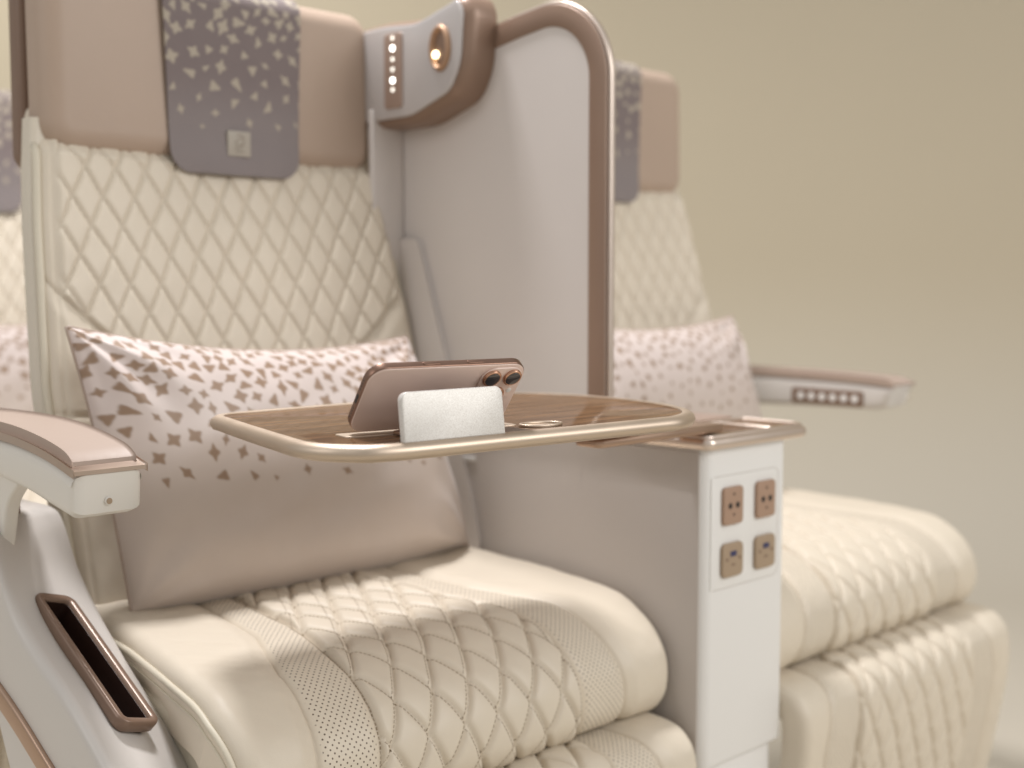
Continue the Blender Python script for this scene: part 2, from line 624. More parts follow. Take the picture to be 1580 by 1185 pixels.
def quilted_pad(name, prof_pts, hw, cx, s_row, wi_pts, wo_pts, H, parent, nu=330, ns=300, r=0.014, wall=0.05, phase=0.014, w=QW, L=QL, maxdrop=0.05, stitches=False, dome=0.0, hw_left=None, flip_side=1, flat=0.7):
    pr = ArcCurve(prof_pts)
    s = np.linspace(0, pr.L, ns)
    k_in = np.linspace(-1, 1, nu - 24)
    k_out = np.linspace(0, r * pi / 2 + wall, 13)[1:]
    kk = np.concatenate([-np.ones(12), k_in, np.ones(12)])
    ko = np.concatenate([k_out[::-1], np.zeros(nu - 24), k_out])
    hwl = np.full(ns, hw) if hw_left is None else np.interp(s, *hw_left)
    side = np.sign(np.concatenate([-np.ones(12), k_in, np.ones(12)]))
    HW = np.where((side * flip_side < 0)[:, None], hwl[None, :], hw)
    uu = kk[:, None] * (HW - r) + side[:, None] * ko[:, None]
    ss = np.broadcast_to(s[None, :], uu.shape).copy()
    pos = pr.pos(ss); T = pr.tan(ss)
    nrm = np.stack([-T[..., 1], T[..., 0]], -1)
    if nrm[0, 0, 1] < 0 or name == 'x':
        nrm = -nrm
    au = np.abs(uu)
    a = np.clip(au - (HW - r), 0, None)
    th = np.clip(a / r, 0, pi / 2)
    x = np.where(a <= 0, au, HW - r + r * np.sin(th))
    drop = r * (1 - np.cos(th)) + np.clip(a - r * pi / 2, 0, None)
    drop = np.minimum(drop, maxdrop + 0 * drop) if maxdrop else drop
    x = x * np.sign(uu)
    wi = np.interp(s, *wi_pts)[None, :]
    wo = np.interp(s, *wo_pts)[None, :]
    q = quilt(uu, ss, w, L, phase, s_row)
    inside = sstep(wi - au, -0.0005, 0.004)
    h = H * puff(q, flat) * inside
    groove = lambda d, wd: np.exp(-(d / wd) ** 2)
    h = h + 0.0025 * sstep(au - wi, 0, 0.012) * (1 - sstep(au - wo, -0.012, 0.0)) + 0.004 * sstep(au - wo, 0, 0.02)
    h = h - 0.0022 * groove(au - wi, 0.0022) - 0.0022 * groove(au - wo, 0.0022)
    h = h + 0.0012 * bumpy(uu, ss, 3, 40) * sstep(au, 0.05, 0.2) + 0.0006 * bumpy(uu, ss, 4, 90)
    h = h - dome * (au / hw) ** 2
    P = np.zeros(uu.shape + (3,))
    P[..., 0] = x + cx
    P[..., 1:] = pos + nrm * (h - drop)[..., None]
    seam = np.maximum(seam_attr(q) * (au < wi), np.maximum(groove(au - wi, 0.0013), groove(au - wo, 0.0013)))
    perf = sstep(au - wi, 0.005, 0.0065) * sstep(wo - au, 0.004, 0.0055)
    uv = np.stack([uu, ss], -1)
    ob = grid(name, P, M['cream'], parent, uv, {'perf': perf, 'seam': seam * (0.8 if stitches else 1.25)}, flip=True)
    if stitches:
        # thread dashes along the quilting and beside the long seams
        V, F = [], []
        ax0, ax1 = 12, nu - 13                      # columns of the flat core
        def surf(xx, s_):
            fj = np.clip(s_ / pr.L * (ns - 1), 0, ns - 1.001); j0 = int(fj); tj = fj - j0
            out = []
            for j in (j0, j0 + 1):
                c0, c1 = uu[ax0, j], uu[ax1, j]
                fi = np.clip((xx - c0) / (c1 - c0) * (ax1 - ax0) + ax0, 0, nu - 1.001); i0 = int(fi); ti = fi - i0
                out.append(P[i0, j] * (1 - ti) + P[i0 + 1, j] * ti)
            t = pr.tan(np.array(s_)); n = np.array([-t[1], t[0]])
            if n[1] < 0 and abs(t[0]) > 0.3: n = -n
            return out[0] * (1 - tj) + out[1] * tj, np.array([0, n[0], n[1]])
        def dash(xa, sa, xb, sb, rad=0.00034, lift=0.0003):
            A, n = surf(xa, sa); B, _ = surf(xb, sb)
            A = A + n * lift; B = B + n * lift
            d = B - A; d /= np.linalg.norm(d); sd = np.cross(d, n) * rad; up = n * rad
            k = len(V)
            V.extend([A + sd - up * 2, A - sd - up * 2, A - sd * .6 + up, A + sd * .6 + up, B + sd - up * 2, B - sd - up * 2, B - sd * .6 + up, B + sd * .6 + up])
            F.extend([(k + 3, k + 2, k + 6, k + 7), (k, k + 3, k + 7, k + 4), (k + 2, k + 1, k + 5, k + 6), (k, k + 1, k + 2, k + 3), (k + 7, k + 6, k + 5, k + 4)])
        step = 0.0042
        ln = math.hypot(w, L)
        for fam in (1, -1):
            for k in range(-16, 17):
                # line: (x-x0)/w + fam*(s-s0)/L = k
                t = 0.0
                while t < pr.L:
                    s1, s2 = t, t + step * 0.62 * L / ln
                    x1 = phase + w * (k - fam * (s1 - s_row) / L); x2 = phase + w * (k - fam * (s2 - s_row) / L)
                    wob = 0.0007 * math.sin(s1 * 61 + x1 * 23) + 0.0005 * math.sin(x1 * 97 - s1 * 41)
                    x1 -= wob; x2 -= wob
                    if abs(x1) < np.interp(s1, *wi_pts) - 0.004:
                        dash(x1, s1, x2, s2)
                    t += step * L / ln
        for sg in (1, -1):
            t = 0.0
            while t < pr.L:
                xa = np.interp(t, *wi_pts) - 0.003
                dash(sg * xa, t, sg * (np.interp(t + .0026, *wi_pts) - 0.003), t + 0.0026, lift=0.0004)
                t += step
        so = raw('stitching', np.array(V), F, M['stitch'], ob)
        so['kind'] = 'stuff'
    return ob, pr


CUSH = [(0.052, 0.512), (0.02, 0.5125), (-0.05, 0.510), (-0.15, 0.505), (-0.22, 0.500), (-0.262, 0.494), (-0.293, 0.481), (-0.318, 0.462), (-0.333, 0.436), (-0.334, 0.405), (-0.322, 0.383), (-0.30, 0.372)]


def s_of(pr, y):
    k = np.argmin(np.abs(pr.P[:, 0] - y)); return pr.d[k]


_pc = ArcCurve(CUSH)
_sy = lambda y: s_of(_pc, y)
W_IN = ([0, _sy(0.05), _sy(-0.05), _sy(-0.16), _sy(-0.25), _sy(-0.30), _pc.L - 0.06, _pc.L], [0.078, 0.080, 0.084, 0.094, 0.116, 0.136, 0.147, 0.138])
W_OUT = ([0, _sy(0.05), _sy(-0.05), _sy(-0.16), _sy(-0.25), _sy(-0.30), _pc.L - 0.06, _pc.L], [0.118, 0.120, 0.124, 0.138, 0.176, 0.208, 0.222, 0.205])
CHW, CCX = 0.274, -0.030
HWL = ([0, _sy(0.05), _sy(-0.10), _sy(-0.20), _sy(-0.28), _pc.L], [0.222, 0.222, 0.234, 0.251, 0.262, 0.262])

LEGR = [(-0.24, 0.362), (-0.30, 0.368), (-0.345, 0.366), (-0.368, 0.352), (-0.377, 0.325), (-0.374, 0.27), (-0.362, 0.20), (-0.348, 0.13), (-0.340, 0.09)]


def back_y(z): return np.interp(z, [0.40, 0.51, 0.73, 0.975, 1.03], [-0.015, 0.020, 0.083, 0.138, 0.185])
def back_w(z): return np.interp(z, [0.40, 0.51, 0.73, 0.90, 0.985, 1.1], [0.247, 0.249, 0.247, 0.234, 0.224, 0.215])


def make_backrest(parent):
    nz, nu = 330, 320
    z = np.linspace(0.44, 1.03, nz)
    a = np.linspace(-1, 1, nu)
    aa, zz = np.meshgrid(a, z, indexing='ij')
    W = back_w(zz)
    r = 0.020
    # arc across: flat then quarter round
    U = W - r + r * pi / 2
    uu = aa * U
    au = np.abs(uu)
    e = np.clip(au - (W - r), 0, None) / r
    x = np.where(e <= 0, au, W - r + r * np.sin(e)) * np.sign(uu)
    drop = r * (1 - np.cos(e))
    zb = 0.705 + 2.35 * uu ** 2                       # lower border of the quilting
    q = quilt(uu, zz, 0.0366, 0.0630, -0.0005, 0.962)
    inside = sstep(zz - zb, 0.0, 0.006) * sstep(W - 0.010 - au, 0, 0.006)
    h = 0.0046 * puff(q, 0.85) * inside
    h = h + 0.004 * sstep(zb - zz, 0, 0.03) - 0.003 * np.exp(-((zz - zb) / 0.003) ** 2)
    h = h - 0.002 * np.exp(-((au - (W - 0.008)) / 0.003) ** 2)
    h = h - 0.0025 * np.exp(-((zz - (0.70 + 0.1 * (au - 0.2))) / 0.003) ** 2) * sstep(au, 0.19, 0.21)
    h = h + 0.0010 * bumpy(uu, zz, 9, 34) + 0.0005 * bumpy(uu, zz, 10, 120)
    curve = 0.010 * (np.abs(uu) / 0.25) ** 2           # sides come slightly forward
    P = np.stack([x, back_y(zz) - h + drop - curve, zz + 0 * h], -1)
    o = grid('backrest', P, M['cream'], parent, np.stack([uu, zz], -1), {'perf': np.zeros_like(uu), 'seam': 0.55 * np.maximum(seam_attr(q) * inside, np.exp(-((zz - zb) / 0.002) ** 2))})
    for sg in (-1, 1):
        zs = np.linspace(0.46, 0.985, 60)
        pth = np.stack([sg * (back_w(zs) + 0.002), back_y(zs) + 0.008, zs], 1)
        tube('piping', pth, 0.0045, M['piping'], o, 10)
    return o


def make_headrest(parent):
    x0, x1, z0, z1 = -0.222, 0.222, 0.978, 1.180
    fr = Frame((0, 0.1600, 0), (1, 0, 0), (0, 0.02, 1), (0, -1, 0.02))
    h = plate('headrest', rrect(x0, z0, x1, z1, 0.034, 10), 0, 0.049, 0.025, M['tan'], parent, fr, 8, 0.01)
    o = dedupe(rrect(x0 + 0.012, z0 + 0.013, x1 - 0.012, z1 - 0.012, 0.026, 8))
    pth = fr(np.c_[o, np.full(len(o), 0.0432)])
    tube('piping', pth, 0.0017, M['tan'], h, 6, True)
    return h


def make_back_shell(parent, left=True):
    zs = np.linspace(0.42, 1.0, 30)
    rows = []
    sec = rrect(-1, 0, 1, 1, 0.0, 1)
    for z in zs:
        w = back_w(z) + 0.007
        y0, y1 = float(back_y(min(z, 0.97))) + 0.014, float(back_y(min(z, 0.97))) + 0.045
        o = rrect(-w, y0, w, y1, (0.007, 0.012, 0.012, 0.007), 4)
        rows.append(np.c_[o, np.full(len(o), z + (0.014 if z > 0.99 else 0.0))])
    V = np.array(rows)
    n, m = V.shape[:2]
    F = [tuple(f)[::-1] for f in grid_faces(n, m, cv=True)]
    F.append(tuple(range(m))[::-1]); F.append(tuple((n - 1) * m + i for i in range(m)))
    o = raw('back_shell', V.reshape(-1, 3), F, M['beige'], parent)
    auto_smooth(o, 50)
    return o


def make_headrest_shell(parent):
    return plate('headrest_shell', rrect(-0.226, 0.96, 0.224, 1.172, 0.02, 8), 0, 0.028, 0.008, M['brownshell'], parent, XZ(0.212))


def make_arm(parent, sg):
    """outer folding armrest; sg -1 = left of the seat, +1 = right"""
    xo, xi = 0.372, 0.309
    fr = Frame((sg * 0.309, 0, 0), (0, 1, 0), (0, 0, 1), (sg, 0, 0))
    top = catmull([(-0.211, 0.6845), (-0.185, 0.691), (-0.150, 0.6975), (-0.10, 0.703), (-0.04, 0.705), (0.05, 0.704), (0.16, 0.700)], 6)
    bot = [(0.16, 0.668), (-0.06, 0.668), (-0.090, 0.6645), (-0.108, 0.6630), (-0.13, 0.660), (-0.16, 0.6545), (-0.198, 0.648), (-0.209, 0.652)]
    if sg > 0:
        top = catmull([(-0.204, 0.680), (-0.17, 0.6825), (-0.10, 0.6855), (0.02, 0.687), (0.16, 0.687)], 6)
        bot = [(0.16, 0.634), (0.06, 0.636), (-0.05, 0.640), (-0.13, 0.641), (-0.172, 0.642), (-0.192, 0.648)]
    body_outline = np.array(list(top) + [tuple(b) for b in bot])[::-1]
    a = plate('armrest', dedupe(body_outline), 0, 0.063, 0.0105, M['armwhite'] if sg < 0 else M['shell'], parent, fr, 4)
    if sg < 0:
        a.data.flip_normals()
    off = lambda d: np.array([(p[0], p[1] + d) for p in top])
    tr_o = np.array(list(off(0.0003)[::-1]) + list(off(0.0038)))
    tr_o[:, 0] = np.where(tr_o[:, 0] < -0.205, tr_o[:, 0] - 0.001, tr_o[:, 0])
    t = plate('trim', tr_o, -0.0012, 0.0642, 0.0017, M['armtrim'] if sg < 0 else M['armpad'], a, fr, 3)
    pt = top[top[:, 0] > (-0.203 if sg < 0 else -0.197)]
    pad_o = np.array([(p[0], p[1] + 0.0030) for p in pt[::-1]] + [(p[0] + 0.0008, p[1] + 0.0034 + (0.0072 if sg < 0 else 0.0036) * math.sqrt(max(0.0, 1 - (1 - min(1, (p[0] + (0.2035 if sg < 0 else 0.1975)) / 0.022)) ** 2))) for p in catmull([tuple(q) for q in pt], 6)])
    pd = plate('arm_pad', pad_o, 0.0030, 0.0600, 0.0030, M['armpad'], a, fr, 4)
    fx = Frame((0, -0.2105, 0), (1, 0, 0), (0, 0, 1), (0, -1, 0))
    disc('release_button', (sg * 0.342, 0.6615), 0.0036, (-0.001, 0.0012), M['armwhite'], a, fx, 18, r=0.001)
    disc('button_recess', (sg * 0.342, 0.6615), 0.0026, (0.0012, 0.0016), M['usb'], a, fx, 16)
    # control strip on the face towards the sitter
    fi = Frame((sg * 0.3088, 0, 0), (0, 1, 0), (0, 0, 1), (-sg, 0, 0))
    cp = plate('control_strip', rrect(-0.153, 0.6445, -0.024, 0.6695, 0.004, 4), -0.001, 0.0022, 0.001, M['cavityrim'], a, fi, 3)
    for k in range(6):
        b = disc('control_button', (-0.139 + k * 0.0195, 0.657), 0.0060, (0.0022, 0.0034), M['white'], cp, fi, 14)
    if sg < 0:
        pst = catmull([(-0.050, 0.590), (-0.060, 0.622), (-0.068, 0.643), (-0.084, 0.658), (-0.102, 0.672)], 5)
        pst = np.array([(0.14, 0.675), (0.14, 0.545), (-0.046, 0.545)] + [tuple(q) for q in pst] + [(-0.085, 0.683), (0.13, 0.683)])[::-1]
        plate('arm_post', pst, 0.042, 0.0560, 0.003, M['armwhite'], a, fr, 3)
        plate('hinge_cover', rrect(-0.014, 0.600, 0.06, 0.676, 0.004, 3), 0.018, 0.047, 0.003, M['brownshell'], a, fr, 3)
    return a


def make_side_shell(parent, sg):
    O = np.array([(0.30, 0.630), (0.10, 0.630), (-0.035, 0.630), (-0.062, 0.620), (-0.078, 0.594), (-0.092, 0.571), (-0.112, 0.549), (-0.150, 0.526), (-0.20, 0.503), (-0.256, 0.467), (-0.295, 0.438), (-0.322, 0.405), (-0.335, 0.36), (-0.338, 0.30)])
    I = np.array([(0.30, 0.620), (0.10, 0.620), (0.030, 0.620), (0.012, 0.610), (0.000, 0.592), (-0.014, 0.572), (-0.045, 0.542), (-0.080, 0.515), (-0.125, 0.484), (-0.182, 0.450), (-0.225, 0.414), (-0.255, 0.378), (-0.270, 0.34), (-0.276, 0.29)])
    O = catmull(O, 4); I = catmull(I, 4)
    n = len(O)
    xo, xi, r = 0.378, 0.272, 0.014
    rows = []
    for i in range(n):
        o3 = np.array([xo, *O[i]]); i3 = np.array([xi, *I[i]])
        ac = (i3 - o3) / np.linalg.norm(i3 - o3)
        # inward normal of the face for the rounding
        dn = np.array([0, 0, -1.0])
        wd_ = float(sstep(i / n, 0.35, 0.95))
        if wd_ > 0:
            t = O[min(i + 1, n - 1)] - O[max(i - 1, 0)]; t /= np.linalg.norm(t)
            d2 = np.array([0, -t[1], t[0]]); d2 = d2 if d2[2] < 0 or d2[1] > 0 else -d2
            dn = (1 - 0.6 * wd_) * dn + 0.6 * wd_ * d2; dn /= np.linalg.norm(dn)
        low = lambda p, d: np.array([p[0], p[1] + dn[1] * d, max(p[2] + dn[2] * d, 0.1)])
        row = [low(o3, 0.16), low(o3, 0.06)]
        for k in range(6):
            a = pi / 2 * k / 5
            row.append(o3 + dn * r * (1 - math.sin(a)) + ac * r * (1 - math.cos(a)))
        for k in range(6):
            a = pi / 2 * k / 5
            row.append(i3 + dn * r * (1 - math.cos(a)) - ac * r * (1 - math.sin(a)))
        row += [low(i3, 0.06), low(i3, 0.16)]
        rows.append(row)
    V = np.array(rows); V[..., 0] *= sg
    m = V.shape[1]
    F = [tuple(f) for f in grid_faces(n, m, cv=True)]
    F.append(tuple(range(m))[::-1]); F.append(tuple((n - 1) * m + i for i in range(m)))
    if sg < 0:
        F = [f[::-1] for f in F]
    o = raw('side_shell', V.reshape(-1, 3), F, M['shell'], parent)
    import bmesh
    bm = bmesh.new(); bm.from_mesh(o.data); bmesh.ops.recalc_face_normals(bm, faces=bm.faces); bm.to_mesh(o.data); bm.free()
    # storage pocket let into the sloping top
    A = np.array([sg * 0.327, -0.074, 0.5525]); B = np.array([sg * 0.325, -0.219, 0.4735])
    e1 = (B - A) / np.linalg.norm(B - A)
    e2 = np.array([-sg * 1.0, 0.166, -0.315]); e2 -= e1 * e2.dot(e1)
    ln = np.linalg.norm(B - A)
    nz = np.cross(e1, e2)
    if nz[2] < 0:
        e2, nz = e2, -nz
    fr = Frame((A + B) / 2, e1, e2, nz)
    lo = rrect(-ln / 2 - 0.004, -0.021, ln / 2 + 0.004, 0.021, 0.010, 6)
    cut = plate('pocket_cutter', rrect(-ln / 2 + 0.001, -0.0155, ln / 2 - 0.001, 0.0155, 0.006, 4), -0.055, 0.05, 0.001, None, None, fr, 2)
    bm = bmesh.new(); bm.from_mesh(cut.data); bmesh.ops.recalc_face_normals(bm, faces=bm.faces); bm.to_mesh(cut.data); bm.free()
    mod = o.modifiers.new('cut', 'BOOLEAN'); mod.operation = 'DIFFERENCE'; mod.object = cut; mod.solver = 'EXACT'
    bpy.context.view_layer.update()
    dg = bpy.context.evaluated_depsgraph_get()
    me = bpy.data.meshes.new_from_object(o.evaluated_get(dg))
    o.modifiers.clear(); o.data = me
    bpy.data.objects.remove(cut)
    auto_smooth(o, 40)
    rim = sweep('pocket_rim', lo, [(0.0, -0.006), (0.0008, 0.001), (0.0004, 0.0032), (-0.0008, 0.0042), (-0.0030, 0.0044), (-0.0060, 0.0036), (-0.0072, 0.0022), (-0.0075, -0.012), (-0.0055, -0.012)], M['cavityrim'], o, fr)
    bm = bmesh.new(); bm.from_mesh(rim.data); bmesh.ops.recalc_face_normals(bm, faces=bm.faces); bm.to_mesh(rim.data); bm.free()
    li = rrect(-ln / 2 + 0.0045, -0.0128, ln / 2 - 0.0045, 0.0128, 0.005, 4)
    liner = sweep('pocket_liner', li, [(0.0, 0.0), (0.0, -0.045), (-0.0122, -0.048), (-0.0122, -0.049), (0.001, -0.049), (0.001, 0.0)], M['darkbrown'], o, fr)
    # bronze strip along the lower edge of the shell, and the white base cover below it
    path = catmull([(0.30, 0.575), (0.08, 0.535), (-0.077, 0.476), (-0.163, 0.434), (-0.27, 0.375), (-0.33, 0.315)], 8)
    fs = Frame((sg * 0.376, 0, 0), (0, 1, 0), (0, 0, 1), (sg, 0, 0))
    sweep('trim_strip', path, rprof(-0.010, 0.010, 0.0, 0.0065, 0.003), M['bronze'], o, fs, False)
    return o


def make_seat(loc, label, arm, shell, fwd=0.0, stitches=False, cx=CCX, group='airline seats'):
    t = empty('airline_seat', loc, label, 'seat', group)
    make_back_shell(t)
    make_headrest_shell(t)
    make_backrest(t)
    make_headrest(t)
    c, pr = quilted_pad('seat_cushion', [(y - fwd, z) for y, z in CUSH], CHW, cx, _sy(-0.283), W_IN, W_OUT, 0.0064, t, stitches=stitches, flat=0.66, maxdrop=0.06, hw_left=HWL, flip_side=-1 if cx > 0 else 1)
    # piping round the side edge, with a second seam just below it
    tt = np.linspace(0.012, pr.L - 0.035, 60)
    pp, tg = pr.pos(tt), pr.tan(tt)
    nn = np.stack([-tg[:, 1], tg[:, 0]], 1)
    nn = nn * np.sign(nn[0, 1])
    for sg in (-1, 1):
        for dr, rr, ex in ((0.0115, 0.0032, 0.0012), (0.0235, 0.0013, 0.0002)):
            q2 = pp - nn * dr
            tube('piping', np.c_[cx + sg * (ex + (np.interp(tt, *HWL) if sg * cx > 0 else np.full(len(tt), CHW))), q2], rr, M['piping'], c, 8)
    plate('cushion_base', rrect(cx - 0.25, -0.285, cx + 0.25, 0.04, 0.03, 5), 0.30, 0.47, 0.01, M['piping'], t)
    lw = ([0, 0.1, 0.2, 0.4], [0.13, 0.14, 0.152, 0.150])
    lo = ([0, 0.1, 0.2, 0.4], [0.185, 0.20, 0.222, 0.220])
    quilted_pad('leg_rest', [(y - fwd * 1.3, z) for y, z in LEGR], 0.272, cx, 0.12, lw, lo, 0.0072, t, nu=300, ns=260, r=0.014, wall=0.02, flat=0.6)
    if arm:
        make_arm(t, arm)
    if shell:
        make_side_shell(t, shell)
    for sx in (-1, 1):
        for (y0, y1) in ((-0.20, -0.15), (0.15, 0.20)):
            plate('leg', rrect(sx * 0.18 - 0.02, y0, sx * 0.18 + 0.02, y1, 0.008, 3), 0.0, 0.31, 0.003, M['steel'], t)
    plate('seat_frame', rrect(-0.23, -0.27, 0.23, 0.24, 0.02, 3), 0.285, 0.305, 0.004, M['steel'], t)
    return t


# ------------------------------------------------------------------ cloth with the printed pattern
def star_mask(px, py, centers):
    m = np.zeros_like(px)
    for (cx, cy, Rr, k, rot, asp, soft) in centers:
        sel = (np.abs(px - cx) < Rr * 1.6) & (np.abs(py - cy) < Rr * 1.6)
        if not sel.any():
            continue
        dx, dy = px[sel] - cx, py[sel] - cy
        c, s = math.cos(rot), math.sin(rot)
        dx, dy = (dx * c + dy * s) / asp, (-dx * s + dy * c) * asp
        d = np.hypot(dx, dy); a = np.arctan2(dy, dx)
        ph = (a * k / (2 * pi)) % 1.0
        ph = np.abs(ph - 0.5) * 2                      # 1 at the tips, 0 between
        rad = Rr * (0.56 + 0.44 * ph ** 1.7)
        v = 1 - sstep(d - rad, -soft, soft)
        m[sel] = np.maximum(m[sel], v)
    return m


def scatter(w, h, dmin, seed, fade_h, size, top=True):
    rs = np.random.RandomState(seed)
    pts = []
    for _ in range(9000):
        x = rs.uniform(-w / 2, w / 2); v = rs.uniform(0, fade_h)        # v = distance below the top
        f = v / fade_h
        if rs.rand() < f ** 1.6 * 0.97:
            continue
        dd = dmin * (0.78 + 0.75 * f)
        if all((x - q[0]) ** 2 + (v - q[1]) ** 2 > (0.5 * (dd + q[2])) ** 2 for q in pts):
            pts.append((x, v, dd))
    out = []
    for x, v, dd in pts:
        f = v / fade_h
        k = rs.choice([3, 3, 4, 4, 4])
        out.append((x, v, min(dd * 0.57, size * (1.12 - 0.58 * f) * rs.uniform(0.55, 1.25)), k, rs.uniform(0, 6.28), rs.uniform(0.72, 1.38), 0.0014))
    return out


def make_pillow(name, corners, thick, label, seed, group, motif_size=0.0110, dmin=0.0142):
    """corners TL, TR, BL, BR in world space; the front faces -y"""
    TL, TR, BL, BR = [np.array(c, float) for c in corners]
    base = (BL + BR) / 2
    nu, nv = 330, 210
    u = np.linspace(-1, 1, nu); v = np.linspace(-1, 1, nv)
    uu, vv = np.meshgrid(u, v, indexing='ij')
    fu, fv = (uu + 1) / 2, (vv + 1) / 2
    B = ((1 - fu) * (1 - fv))[..., None] * BL + (fu * (1 - fv))[..., None] * BR + ((1 - fu) * fv)[..., None] * TL + (fu * fv)[..., None] * TR
    ex = (TR + BR - TL - BL); ex /= np.linalg.norm(ex)
    ey = (TL + TR - BL - BR); ey /= np.linalg.norm(ey)
    n = np.cross(ex, ey); n /= np.linalg.norm(n)
    if n[1] > 0: n = -n
    w = np.linalg.norm(TR - TL); hgt = np.linalg.norm(TL - BL)
    pinch_x = -0.012 * w * uu * (1 - vv ** 2) * np.abs(uu) ** 3
    pinch_y = -0.075 * hgt * vv * (1 - uu ** 2) * np.abs(vv) ** 3 * (vv > 0) + 0.03 * hgt * vv * (1 - uu ** 2) * np.abs(vv) ** 3 * (vv < 0)
    B = B + pinch_x[..., None] * ex + pinch_y[..., None] * ey
    prof = np.clip(1 - np.abs(uu) ** 4.2, 0, 1) ** 0.55 * np.clip(1 - np.abs(vv) ** (2.4 + 2.6 * (1 - sstep(vv, -0.7, 0.3))), 0, 1) ** 0.55
    wr = np.zeros_like(uu)
    rs = np.random.RandomState(seed)
    for (cu, cv) in ((-1, 1), (1, 1), (-1, -1), (1, -1)):
        d = np.hypot((uu - cu) * 1.5, vv - cv); an = np.arctan2(vv - cv, (uu - cu) * 1.5)
        wr += (0.0034 if cv > 0 else 0.0012) * np.sin(an * 11 + rs.uniform(0, 6) + 2.5 * d) * np.exp(-((d - 0.45) / 0.33) ** 2)
    wr += 0.0038 * bumpy(uu * 0.3, vv * 0.2, seed + 5, 26)
    edge = np.clip(prof * 3, 0, 1)
    front = B + (thick * prof + wr * edge)[..., None] * n
    back = B - (thick * 0.45 * prof + 0.001)[..., None] * n
    # print
    px = uu * w / 2; pv = (1 - vv) * hgt / 2
    cs = scatter(w, hgt, dmin, seed, hgt * 0.60, motif_size)
    m = star_mask(px, pv, [(x, y, r_, k, a, s, so) for (x, y, r_, k, a, s, so) in cs])
    fade = 1 - sstep(pv / hgt, 0.28, 0.66)
    P = front - base
    o = grid(name, P, M['pillow'], None, np.stack([px, pv], -1), {'motif': m, 'fade': fade}, flip=True)
    tag(o, label, 'pillow', group)
    o.location = base
    # back half
    bk = grid('back_panel', (back - base)[::3, ::3], M['pillow'], o, None, {'motif': np.zeros_like(uu[::3, ::3]), 'fade': np.zeros_like(uu[::3, ::3])})
    # edge piping
    ring = np.concatenate([B[:, 0], B[-1, 1:], B[::-1, -1][1:], B[0, ::-1][1:-1]])[::4] - base
    tube('seam_piping', ring, 0.0016, M['armpad'], o, 6, True)
    return o


def make_cover(loc, label, seed, group):
    """antimacassar hanging over the headrest front"""
    t = None
    nu, nv = 190, 260
    tot = 0.30
    u = np.linspace(-1, 1, nu); s = np.linspace(0, tot, nv)          # s from the bottom edge up and over
    uu, ss = np.meshgrid(u, s, indexing='ij')
    hw = np.interp(ss, [0, 0.2, 0.3], [0.0865, 0.094, 0.094])
    # rounded lower corners
    r = 0.026
    k = np.clip((r - ss) / r, 0, 1)
    hwc = hw - r * (1 - np.sqrt(np.clip(1 - k ** 2, 0, 1)))
    x = 0.008 + uu * hwc
    z0, zt = 0.964, 1.182
    front = zt - z0 - 0.024
    th = np.clip((ss - front) / 0.026, 0, pi / 2)
    over = np.clip(ss - front - 0.026 * pi / 2, 0, None)
    y = 0.1262 - 0.0012 * np.cos(uu * 3) + 0.026 * (1 - np.cos(th)) + over + 0.0035 * (sstep(ss, 0.0, 0.05) - 1) + 0.0008 * np.sin(uu * 5 + ss * 22)
    z = z0 + np.minimum(ss, front) + 0.026 * np.sin(th)
    P = np.stack([x, y, z], -1)
    cs = scatter(0.19, 0.21, 0.0158, seed, 0.165, 0.0088)
    pv = (zt - z0) - ss
    m = star_mask(uu * hwc, np.abs(pv), [(a, b + 0.0, c * 1.05, d, e, f, g) for (a, b, c, d, e, f, g) in cs])
    fade = 1 - sstep(pv, 0.09, 0.17)
    org = np.array([0.008, 0.125, z0])
    o = grid('headrest_cover', P - org, M['cover'], None, np.stack([uu * hwc, ss], -1), {'motif': m, 'fade': fade}, flip=False)
    md = o.modifiers.new('thickness', 'SOLIDIFY'); md.thickness = 0.0024; md.offset = -1
    o.location = org + np.array(loc)
    tag(o, label, 'headrest cover', group)
    fr = Frame(np.array([0.008, 0.1222, 1.002]) - org, (1, 0, 0), (0, 0, 1), (0, -1, 0))
    em = plate('emblem', rrect(-0.0155, -0.0155, 0.0155, 0.0135, 0.0012, 2), -0.003, 0.0006, 0.0003, M['gold'], o, fr, 2)
    strokes = [[(-0.004, 0.008), (0.002, 0.0095), (0.004, 0.006), (-0.001, 0.004), (-0.005, 0.001), (-0.002, -0.003), (0.004, -0.001)],
               [(0.0055, 0.0075), (0.006, 0.002), (0.003, -0.005), (-0.003, -0.0065), (-0.006, -0.004)],
               [(-0.006, -0.0095), (0.0, -0.0105), (0.006, -0.0095)]]
    for st in strokes:
        p = catmull(st, 6)
        tube('emblem_mark', fr(np.c_[p, np.full(len(p), 0.0004)]), 0.0007, M['goldmark'], em, 5)
    return o


# ------------------------------------------------------------------ setting
def make_backdrop():
    az = R(52)
    f = np.array([math.sin(az), math.cos(az), 0]); s = np.array([math.cos(az), -math.sin(az), 0])
    C0 = np.array([-0.853, -1.185, 0])
    prof = [(-3.0, 0.0)]
    D, rad = 4.4, 0.9
    prof += [(D - rad + rad * math.sin(a), rad - rad * math.cos(a)) for a in np.linspace(0, pi / 2, 14)]
    prof += [(D, 4.5)]
    w = np.linspace(-7, 7, 3)
    V = np.array([[C0 + f * p[0] + s * x + np.array([0, 0, p[1]]) for p in prof] for x in w])
    o = grid('backdrop', V, M['backdrop'], None)
    o['kind'] = 'structure'
    return o


make_backdrop()

